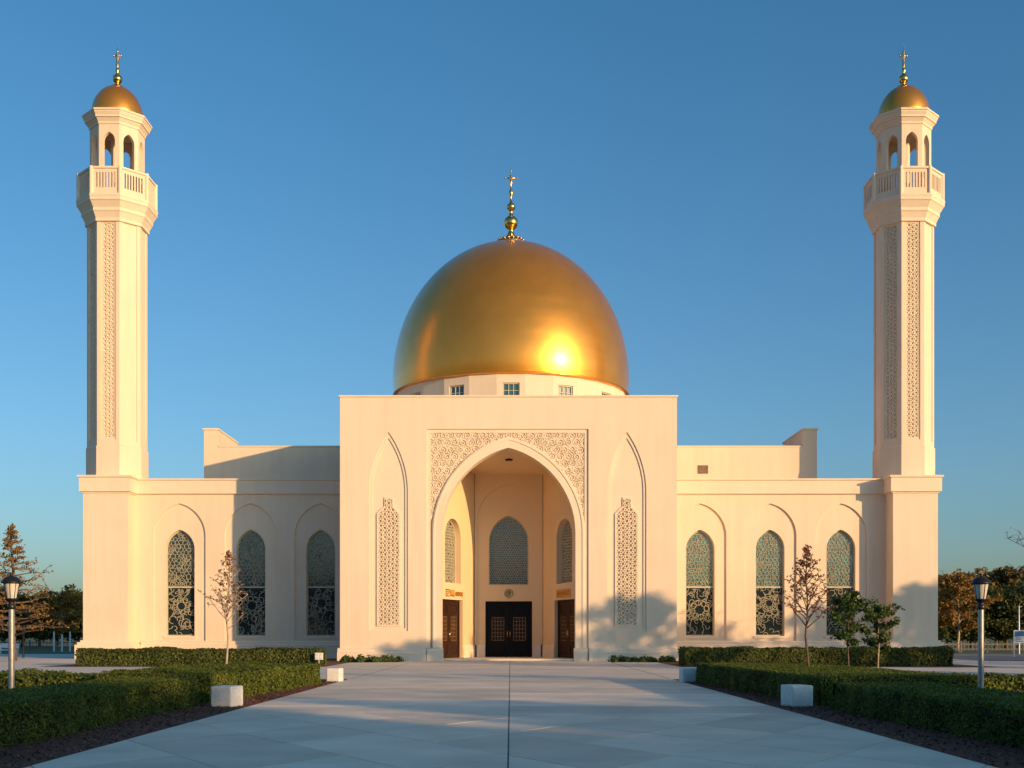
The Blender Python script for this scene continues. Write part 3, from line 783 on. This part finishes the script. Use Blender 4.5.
# ------------------------------------------------------------------ foliage
def rand_unit(n):
    v = rng.normal(size=(n, 3)); return v/np.linalg.norm(v, axis=1)[:, None]
def leaves(name, C, Nn, size, m, parent=None, elong=1.6):
    n = len(C); C = np.asarray(C, float)
    Nn = Nn/np.linalg.norm(Nn, axis=1)[:, None]
    r = rand_unit(n); A = np.cross(Nn, r); A /= np.linalg.norm(A, axis=1)[:, None]; B = np.cross(Nn, A)
    s = size*rng.uniform(.6, 1.35, n)[:, None]
    V = np.stack([C-A*s*elong/2, C+B*s/2, C+A*s*elong/2, C-B*s/2], 1).reshape(-1, 3)
    me = bpy.data.meshes.new(name); me.vertices.add(4*n); me.vertices.foreach_set('co', V.ravel())
    me.loops.add(4*n); me.loops.foreach_set('vertex_index', np.arange(4*n, dtype=np.int32))
    me.polygons.add(n); me.polygons.foreach_set('loop_start', np.arange(0, 4*n, 4, dtype=np.int32))
    me.polygons.foreach_set('loop_total', np.full(n, 4, dtype=np.int32)); me.update(calc_edges=True); me.validate()
    me.materials.append(M[m]); ob = bpy.data.objects.new(name, me); COL.objects.link(ob); ob.parent = parent; ORG[ob.name] = (0, 0, 0)
    return ob
def hedge(label, foot, z1, dens, ls, m='hedge', group='clipped box hedges'):
    """foot: 4 corners ccw in world xy"""
    cx = sum(p[0] for p in foot)/4; cy = sum(p[1] for p in foot)/4
    root = thing('hedge', label, 'hedge', (cx, cy, 0), group)
    P = [np.array((p[0]-cx, p[1]-cy)) for p in foot]
    # solid uneven body
    mb = MB(); h = z1-.05
    def bump(p): 
        v = noise.noise(Vector((p[0]+cx, p[1]+cy, p[2]))*1.7)*.09+noise.noise(Vector((p[0]+cx, p[1]+cy, p[2]))*.5)*.13; return v
    def face(a, b, c, d, nr):
        la = max(2, int(np.linalg.norm(b-a)/.35)); lb = max(2, int(np.linalg.norm(d-a)/.25)); vs = []
        for j in range(lb+1):
            for i in range(la+1):
                u, v = i/la, j/lb; p = a*(1-u)*(1-v)+b*u*(1-v)+c*u*v+d*(1-u)*v; vs.append(tuple(p+nr*(bump(p)-.085)))
        mb.add(vs, [(j*(la+1)+i, j*(la+1)+i+1, (j+1)*(la+1)+i+1, (j+1)*(la+1)+i) for j in range(lb) for i in range(la)], True)
    Q = [np.array((p[0], p[1], 0.)) for p in P]; Tt = [np.array((p[0], p[1], h)) for p in P]
    faces = [(Tt[0], Tt[1], Tt[2], Tt[3], np.array((0, 0, 1.)))]
    for i in range(4):
        j = (i+1) % 4; e = Q[j]-Q[i]; nr = np.array((e[1], -e[0], 0)); nr = nr/np.linalg.norm(nr)
        faces.append((Q[i], Q[j], Tt[j], Tt[i], nr))
    Cs = []; Ns = []
    for a, b, c, d, nr in faces:
        face(a, b, c, d, nr)
        ar = np.linalg.norm(np.cross(b-a, d-a)); n = int(ar*dens)
        u = rng.random(n)[:, None]; v = rng.random(n)[:, None]
        p = a*(1-u)*(1-v)+b*u*(1-v)+c*u*v+d*(1-u)*v
        off = np.array([bump(q) for q in p]) if n < 60000 else np.zeros(n)
        off = off+rng.uniform(-.05, .045, n)
        p = p+nr*off[:, None]
        # soften the top edges
        top = p[:, 2] > h-.12
        Cs.append(p); Ns.append(nr+rand_unit(n)*.75)
    mb.build('branch_mass', 'hedgecore', root)
    leaves('foliage', np.concatenate(Cs), np.concatenate(Ns), ls, m, root)
    return root
hedge('long near hedge left of the walkway, in front of the left lamp', [(-8.9, 10.0), (-7.1, 10.0), (-7.1, 25.9), (-8.9, 25.9)], .66, 2300, .027)
hedge('shorter hedge left of the walkway, below the bare rusty sapling', [(-9.6, 26.7), (-7.0, 26.7), (-6.15, 37.2), (-9.9, 37.2)], .72, 1500, .034)
hedge('long near hedge on the right of the walkway, in front of the right lamp', [(7.15, 10.0), (8.95, 10.0), (8.95, 24.6), (6.85, 24.6)], .62, 2300, .027)
hedge('broad hedge right of the walkway, around the trunk of the rusty sapling', [(6.9, 25.6), (10.4, 25.6), (9.9, 38.3), (6.2, 38.3)], .70, 1500, .034)
hedge('cross hedge behind the left lamp, far side of the left bed', [(-34, 27.5), (-9.95, 27.5), (-9.95, 29.2), (-34, 29.2)], .64, 500, .055)
hedge('cross hedge behind the right lamp, far side of the right bed', [(10.5, 27.0), (34, 27.0), (34, 28.8), (10.5, 28.8)], .64, 500, .055)
hedge('long low hedge against the left wing wall', [(-22.1, 58.6), (-9.8, 58.6), (-9.8, 60.8), (-22.4, 60.8)], .90, 330, .075, 'hedge2')
hedge('long low hedge against the right wing wall', [(8.9, 58.4), (22.5, 58.4), (22.7, 60.8), (8.9, 60.8)], .92, 330, .075, 'hedge2')
for x0, x1, y, lab, s in ((PX(342, 66.5), PX(402, 67.5), 67.6, 'row of low ground-cover plants at the foot of the central block, left of the doorway', 1), (PX(615, 67.5), PX(677, 66.5), 67.6, 'row of low ground-cover plants at the foot of the central block, right of the doorway', 2)):
    Cc = []; Nn = []
    x = x0
    while x < x1:
        for _ in range(2):
            c = np.array((x+random.uniform(-.1, .1), y+random.uniform(-.9, .9), .03)); n = 90; r = random.uniform(.22, .42)
            d = rand_unit(n); d[:, 2] = abs(d[:, 2]); p = c+d*r*rng.random(n)[:, None]**.4*np.array((1, 1, 1.1)); Cc.append(p); Nn.append(d+rand_unit(n)*.5)
        x += .38
    o = leaves('ground_cover', np.concatenate(Cc), np.concatenate(Nn), .10, 'young'); tag(o, lab, 'ground cover', None, 'stuff')
# mulch chips
mb = MB(); n = 9000
Cc = np.column_stack([np.where(rng.random(n) < .5, -1, 1)*rng.uniform(5.83, 7.2, n), rng.uniform(11, 40, n), rng.uniform(.016, .05, n)])
o = leaves('mulch_chips', Cc, rand_unit(n)*.6+np.array((0, 0, 1)), .03, 'chip', None, 2.2); tag(o, 'reddish brown bark chips lying in the beds beside the walkway', 'mulch', None, 'stuff')

# ------------------------------------------------------------------ trees
def make_tree(name, H, base, rad, nl, leaf, lm, bark='bark', tr=.16, nb=26, shape='round', sparse=1.0, seed=1, clump=.55, rise=.35):
    """origin at the foot; returns (root, crown, trunk)"""
    rn = random.Random(seed); root = thing(name, 'tree', 'tree', (0, 0, 0))
    mb = MB()
    pts = [(0, 0, 0)]; rs = [tr*1.25]; n = 8; wx = wy = 0
    for i in range(1, n+1):
        wx += rn.uniform(-1, 1)*.012*H; wy += rn.uniform(-1, 1)*.012*H; pts.append((wx, wy, H*.97*i/n)); rs.append(tr*(1-i/n)**.8+.008*tr/.1)
    mb.tube(pts, rs, 8)
    def at(z):
        t = min(max(z/(H*.97), 0), .999)*n; i = int(t); f = t-i
        return Vector(pts[i]).lerp(Vector(pts[i+1]), f), rs[i]*(1-f)+rs[i+1]*f
    C = []; Nn = []
    clumps = []
    for b in range(nb):
        f = (b+.5)/nb; z = base+(H*.95-base)*f; p, r = at(z)
        if shape == 'round': ext = rad*math.sqrt(max(.05, 1-((f-.42)/.62)**2))
        elif shape == 'cone': ext = rad*(1.02-f)
        else: ext = rad*(.45+.55*math.sin(math.pi*min(1, f*1.15)))*(1 if f < .7 else 1-(f-.7)/.5)
        ext *= rn.uniform(.65, 1.15); a = b*2.4+rn.uniform(-.4, .4)
        d = Vector((math.cos(a), math.sin(a), rise*rn.uniform(.5, 1.5)+(f*.4 if shape != 'cone' else 0)))
        q = [p]; steps = 4
        for s in range(1, steps+1):
            q.append(p+d*ext*s/steps+Vector((rn.uniform(-1, 1), rn.uniform(-1, 1), rn.uniform(-.6, 1)))*ext*.06)
        mb.tube(q, [max(.006, r*.5*(1-s/steps)+.006) for s in range(steps+1)], 5)
        for s in (2, 3, 4):
            clumps.append((q[s], (.5+.25*s/4)))
            # twigs
            for _ in range(3):
                a2 = rn.uniform(0, 6.28); e = q[s]+Vector((math.cos(a2), math.sin(a2), rn.uniform(.0, .9)))*ext*rn.uniform(.15, .34)
                mb.tube([q[s], q[s].lerp(e, .5)+Vector((0, 0, .02*ext)), e], [.012*H/5, .008*H/5, .004*H/5], 4); clumps.append((e, .7))
    per = max(1, int(nl/len(clumps)))
    for c, s in clumps:
        if rn.random() > sparse: continue
        m = int(per*rn.uniform(.5, 1.5)); d = rand_unit(m); cr = clump*s*rn.uniform(.6, 1.3)
        C.append(np.array(c)+d*cr*(rng.random(m)[:, None]**.5)*np.array((1, 1, .75))); Nn.append(d*.5+rand_unit(m)+np.array((0, 0, .3)))
    mb.build('trunk', bark, root)
    leaves('crown', np.concatenate(C), np.concatenate(Nn), leaf, lm, root)
    return root
# young trees in the beds
t = make_tree('young_tree', 4.2, 1.75, .80, 1100, .05, 'rust', 'palebark', .036, 34, 'cone', .75, 5, .13, .9); t.location = (PX(225, 33), 33, 0)
t['label'] = 'thin young tree with sparse rusty leaves in front of the left wing'; t['group'] = 'young trees in the beds'
t = make_tree('young_tree', 4.35, 1.75, .85, 1500, .05, 'rust', 'bark', .042, 40, 'cone', .8, 9, .13, .9); t.location = (PX(809, 33), 33, 0)
t['label'] = 'thin young tree with rusty brown leaves in front of the right wing'; t['group'] = 'young trees in the beds'
t = make_tree('small_tree', 2.9, 1.25, .70, 3000, .062, 'young', 'bark', .035, 14, 'oval', 1, 13, .26, .35); t.location = (PX(849, 35), 35, 0)
t['label'] = 'small leafy green tree just right of the rusty right sapling'; t['group'] = 'small green trees in the right bed'
t = make_tree('small_tree', 2.55, 1.05, .62, 2400, .062, 'young', 'palebark', .032, 12, 'oval', 1, 17, .24, .35); t.location = (PX(877, 35.5), 35.5, 0)
t['label'] = 'smaller leafy green tree nearest the right corner pier'; t['group'] = 'small green trees in the right bed'
# far background
t = make_tree('larch_tree', 8.7, 1.5, 3.0, 5000, .09, 'orange', 'bark', .17, 54, 'cone', .9, 21, .26, .12); t.location = (PX(14, 70), 70, 0)
t['label'] = 'tall orange-brown conical tree behind the left lamp'
fA = make_tree('broadleaf_tree', 6.4, .8, 3.4, 9000, .26, 'green', 'bark', .2, 26, 'round', 1, 31, 1.15)
fB = make_tree('broadleaf_tree', 8.6, 1.6, 3.6, 9000, .28, 'olive', 'bark', .2, 28, 'oval', .9, 37, .95)
fO = make_tree('broadleaf_tree', 7.2, 2.0, 3.0, 6000, .22, 'orange', 'palebark', .13, 24, 'round', .95, 41, .8)
place = []
used = set()
def put(src, px, D, sc_=1, lab=''):
    loc = (PX(px, D), D, 0); rz = random.uniform(0, 6.28)
    if src.name in used: o = copy_thing(src, loc, rz, sc_, lab)
    else: used.add(src.name); o = src; o.location = loc; o.rotation_euler = (0, 0, rz); o.scale = (sc_,)*3; o['label'] = lab
    o['group'] = 'distant trees along the skyline'; return o
for i, (px_, D_, s) in enumerate([(78, 150, .98), (58, 158, .92), (40, 148, .88), (22, 155, .95), (4, 150, .9), (-18, 150, 1.0), (-45, 155, 1.1), (-80, 150, 1.1)]):
    put(fA, px_, D_, s, ['rounded dark tree nearest the left corner pier', 'second dark tree out from the left corner pier', 'third dark tree out from the left corner pier', 'dark tree just right of the left lamp', 'dark tree behind the left lamp at the picture edge', 'dark tree beyond the left edge', 'second dark tree beyond the left edge', 'third dark tree beyond the left edge'][i])
put(fO, 62, 138, .8, 'small golden tree among the dark trees by the left pier')
put(fO, 958, 108, .92, 'orange-leaved tree with pale trunk beside the right corner pier')
for i, (px_, D_, s) in enumerate([(938, 135, .95), (962, 140, 1.02), (985, 135, .98), (1006, 132, 1.05), (1030, 135, 1.1), (1060, 135, 1.15), (1095, 140, 1.1)]):
    put(fB, px_, D_, s, ['olive brown tree half hidden by the right corner pier', 'olive brown tree behind the orange tree', 'olive brown tree directly behind the right lamp', 'tall olive tree between the right lamp and the blue sign', 'olive tree behind the blue sign', 'olive tree beyond the right edge', 'second olive tree beyond the right edge'][i])
for i, (px_, s) in enumerate([(948, .85), (972, .8), (996, .9), (1018, .85), (1044, .9)]):
    put(fA, px_, 125, s, 'dark undergrowth tree, '+['closest to', 'second from', 'third from', 'fourth from', 'fifth from'][i]+' the right corner pier')
t = make_tree('bare_tree', 7.5, 2.2, 2.6, 500, .1, 'olive', 'bark', .12, 26, 'oval', .5, 51, .3, .6); t.location = (PX(1052, 62), 62, 0); t['label'] = 'nearly bare tree reaching in from the right picture edge'
# trees behind and beside the viewer: they shade the walkway and show in the windows
sA = make_tree('shade_tree', 10.6, 1.2, 4.3, 13000, .34, 'green', 'bark', .3, 30, 'round', 1, 61, 1.5)
first = True
def shade(x, y, s, lab):
    global first
    if first: o = sA; first = False; o.location = (x, y, 0); o.scale = (s,)*3; o['label'] = lab
    else: o = copy_thing(sA, (x, y, 0), random.uniform(0, 6.28), s, lab)
    o['group'] = 'shade trees around the forecourt'
words = ['first', 'second', 'third', 'fourth', 'fifth', 'sixth', 'seventh', 'eighth', 'ninth', 'tenth', 'eleventh', 'twelfth', 'thirteenth', 'fourteenth', 'fifteenth', 'sixteenth', 'seventeenth', 'eighteenth', 'nineteenth', 'twentieth']
xs = [-62+i*7.2 for i in range(20)]
for i, x in enumerate(xs): shade(x, -18.5+random.uniform(-1.5, 1.5), random.uniform(.88, 1.0), words[i]+' tree in the row behind the forecourt, counted from its west end')
sB = make_tree('shade_tree', 10.6, 1.6, 3.9, 6500, .20, 'green', 'bark', .22, 36, 'oval', .9, 67, .85)
first = True; sA = sB
for i, (x, y, s) in enumerate([(31.0, 37, .90), (45, 37, 1.16), (53, 41, 1.1), (58, 46, 1.1), (63, 44.5, 1.22), (68, 52, 1.1)]):
    shade(x, y, s, words[i]+' tree beside the right lawn, counted from the walkway')

# ------------------------------------------------------------------ street furniture
def lamp(label, loc):
    r = thing('lamp_post', label, 'lamp post', loc, 'lamp posts in the hedged beds')
    r_ = MB(); r_.lathe([(.11, 0), (.11, .06), (.075, .1), (.06, .12)], 20); r_.build('base', 'pole', r)
    MB().lathe([(.057, .1), (.052, 2.12), (.052, 2.13)], 20).build('pole', 'pole', r)
    MB().lathe([(.06, 2.08), (.075, 2.10), (.075, 2.16), (.055, 2.18), (.055, 2.22), (.09, 2.25), (.11, 2.27), (.11, 2.285), (.02, 2.29)], 20).build('collar', 'black', r)
    g = MB().lathe([(.085, 2.285), (.135, 2.56), (.135, 2.57)], 24).build('lamp_glass', 'lampglass', r)
    mb = MB()
    for q in range(8):
        a = q*math.pi/4+.2; mb.tube([(.09*math.cos(a), .09*math.sin(a), 2.28), (.14*math.cos(a), .14*math.sin(a), 2.57)], [.006, .006], 5)
    mb.build('cage', 'black', r)
    MB().lathe([(.02, 2.56), (.185, 2.565), (.19, 2.58), (.175, 2.60), (.15, 2.645), (.10, 2.685), (.05, 2.70), (.03, 2.71), (.03, 2.725), (.035, 2.74), (.008, 2.765)], 28).build('lamp_cap', 'black', r)
    return r
lamp('black-capped lamp post rising behind the left hedge', (PX(11.5, 21.5), 21.5, 0))
lamp('black-capped lamp post rising behind the right hedge', (PX(981, 21.8), 21.8, 0))
def block(label, x, y, w, d, h, rz):
    mb = MB(); mb.box(-w/2, w/2, -d/2, d/2, 0, h)
    o = mb.build('bollard_block', 'white', None, bevel=.035); o.location = (x, y, .01); o.rotation_euler = (0, 0, rz)
    tag(o, label, 'bollard', 'white blocks beside the walkway'); return o
block('white block at the near left hedge, closest to the viewer on the left', PX(226, 25.5), 25.6, .50, .62, .46, R(-12))
block('white block at the far end of the left bed, by the plaza', PX(335, 39.3), 39.3, .46, .5, .46, R(-8))
block('white block at the near right hedge, closest to the viewer on the right', PX(799, 25.4), 25.6, .50, .62, .48, R(12))
block('white block at the far end of the right bed, by the plaza', PX(688, 38.8), 38.8, .5, .5, .48, R(8))
# white cabinet light on the left far hedge
r = thing('flood_light', 'small white flood light on a stake at the end of the left wing hedge', 'flood light', (PX(318, 58), 58.3, 0))
mb = MB(); mb.box(-.2, .2, -.06, .06, .34, .70); mb.tube([(0, 0, 0), (0, 0, .34)], [.02, .02], 6); mb.build('housing', 'fencewhite', r, bevel=.01)
mb = MB()
for a in (-.1, .1):
    for b in (.43, .61): mb.box(a-.07, a+.07, -.07, -.062, b-.07, b+.07)
mb.build('lens', 'lampglass', r)
# fences
def fence(label, x0, x1, y, m, h, step, rails):
    r = thing('fence', label, 'fence', ((x0+x1)/2, y, 0)); c = (x0+x1)/2
    x = x0
    while x <= x1+.01:
        mb = MB(); mb.box(x-c-.07, x-c+.07, -.07, .07, 0, h+.08); mb.build('post', m, r); x += step
    mb = MB()
    for z in rails: mb.box(x0-c, x1-c, -.1, -.07, z-.05, z+.05)
    mb.build('rails', m, r)
    mb = MB(); n = int((x1-x0)/.35)
    for i in range(n): xx = x0-c+(i+.5)*(x1-x0)/n; mb.box(xx-.022, xx+.022, -.125, -.102, .12, h)
    mb.build('pickets', m, r)
fence('low pale picket fence in front of the dark trees on the left', PX(-20, 120), PX(90, 120), 120, 'fencegrey', 1.0, 2.6, (.3, .8))
fence('grey picket fence beyond the road on the right', PX(935, 106), PX(1075, 106), 106, 'fencegrey', .95, 2.4, (.3, .75))
for i, (x, h) in enumerate(((54, 1.9), (62, 1.6), (70, 1.9))):
    mb = MB(); mb.lathe([(.12, 0), (.09, .1), (.08, h), (.02, h+.05)], 10); o = mb.build('marker_post', 'fencewhite'); o.location = (PX(x, 112), 112, 0)
    tag(o, ['white marker post in front of the far left trees, left one', 'shorter white marker post, the middle one of three', 'white marker post nearest the left corner pier'][i], 'post', 'white posts by the far left trees')
r = thing('bench', 'small white bench in front of the orange tree on the left', 'bench', (PX(8, 88), 88, 0))
mb = MB(); mb.box(-.75, .75, -.25, .25, .42, .5); mb.build('seat', 'fencewhite', r)
mb = MB(); mb.box(-.75, .75, .2, .26, .6, .95); mb.build('backrest', 'fencewhite', r)
for x in (-.65, .65):
    mb = MB(); mb.box(x-.05, x+.05, -.22, .26, 0, .42); mb.box(x-.05, x+.05, .2, .25, .5, .6); mb.build('leg', 'fencewhite', r)
mb = MB(); mb.lathe([(.07, 0), (.06, 1.9), (.16, 1.95), (.16, 2.1), (.02, 2.2)], 10); o = mb.build('path_light', 'black'); o.location = (PX(23.5, 80), 80, 0); tag(o, 'slim dark path light right of the left lamp, far off', 'path light')
r = thing('sign_board', 'blue and white sign board on two posts at the right edge', 'sign', (PX(1019.5, 84), 84, 0))
mb = MB(); mb.box(-.42, .42, -.03, .03, 1.0, 1.95); pnl = mb.build('panel', 'fencewhite', r)
mb = MB(); mb.box(-.36, .36, -.04, -.032, 1.5, 1.88); mb.build('header', 'blue', pnl)
mb = MB()
for i, w in enumerate((.3, .22, .28)): mb.box(-.3, -.3+2*w, -.04, -.032, 1.36-i*.13, 1.41-i*.13)
mb.build('text_lines', 'blue', pnl)
for x in (-.38, .38):
    mb = MB(); mb.tube([(x, .05, 0), (x, .05, 1.9)], [.035, .035], 8); mb.build('post', 'fencewhite', r)
mb = MB(); mb.lathe([(.09, 0), (.05, 4.0), (.03, 4.05)], 10); mb.tube([(0, 0, 3.9), (.25, 0, 4.0)], [.03, .03], 6); o = mb.build('utility_pole', 'pole'); o.location = (PX(1019, 96), 96, 0); tag(o, 'plain grey pole behind the blue and white sign', 'pole')

# ------------------------------------------------------------------ camera, light
cam = bpy.data.cameras.new('camera'); co = bpy.data.objects.new('camera', cam); COL.objects.link(co); sc.camera = co
co.location = (0, 0, CH); co.rotation_euler = (R(90), 0, 0); cam.sensor_width = 36; cam.lens = F/1024*36
cam.shift_y = (CY-384)/1024; cam.shift_x = -(CX-512)/1024; cam.clip_end = 6000; cam.clip_start = .1
EL, AZ = 9.6, 132.5     # sun elevation, azimuth clockwise from +Y
d = Vector((math.sin(R(AZ))*math.cos(R(EL)), math.cos(R(AZ))*math.cos(R(EL)), math.sin(R(EL))))
sl = bpy.data.lights.new('sun', 'SUN'); sl.energy = 3.85; sl.angle = R(.53); sl.color = (1, .61, .275)
so = bpy.data.objects.new('sun', sl); COL.objects.link(so); so.rotation_euler = d.to_track_quat('Z', 'Y').to_euler(); so.location = (40, -40, 30)
w = bpy.data.worlds.new('World'); sc.world = w; w.use_nodes = True; nt = w.node_tree
sk = nt.nodes.new('ShaderNodeTexSky'); sk.sky_type = 'NISHITA'; sk.sun_disc = False; sk.sun_elevation = R(EL); sk.sun_rotation = R(AZ)
sk.air_density = 1.0; sk.dust_density = 1.6; sk.ozone_density = 4.3; sk.altitude = 0
bg = nt.nodes['Background']; bg.inputs['Strength'].default_value = .15; 
tm = nt.nodes.new('ShaderNodeMixRGB'); tm.blend_type = 'MULTIPLY'; tm.inputs[0].default_value = 1; tm.inputs[2].default_value = (.86, 1.0, .96, 1)
tg = nt.nodes.new('ShaderNodeTexCoord'); sx = nt.nodes.new('ShaderNodeSeparateXYZ'); rp = nt.nodes.new('ShaderNodeValToRGB')
nt.links.new(tg.outputs['Generated'], sx.inputs[0]); nt.links.new(sx.outputs['Z'], rp.inputs['Fac']); nt.links.new(rp.outputs['Color'], tm.inputs[2])
e = rp.color_ramp.elements; e[0].position = 0; e[0].color = (1.0, .93, .84, 1); e[1].position = .5; e[1].color = (.62, .97, .93, 1)
k_ = e.new(.16); k_.color = (.92, .98, .92, 1)
nt.links.new(sk.outputs[0], tm.inputs[1]); nt.links.new(tm.outputs[0], bg.inputs['Color'])
sc.view_settings.view_transform = 'Standard'; sc.view_settings.look = 'None'; sc.view_settings.exposure = 0.42; sc.view_settings.gamma = 1
sc.render.engine = 'CYCLES'; sc.cycles.max_bounces = 8; sc.cycles.diffuse_bounces = 5; sc.cycles.glossy_bounces = 3; sc.cycles.transparent_max_bounces = 4
sc.render.resolution_x = 1024; sc.render.resolution_y = 768
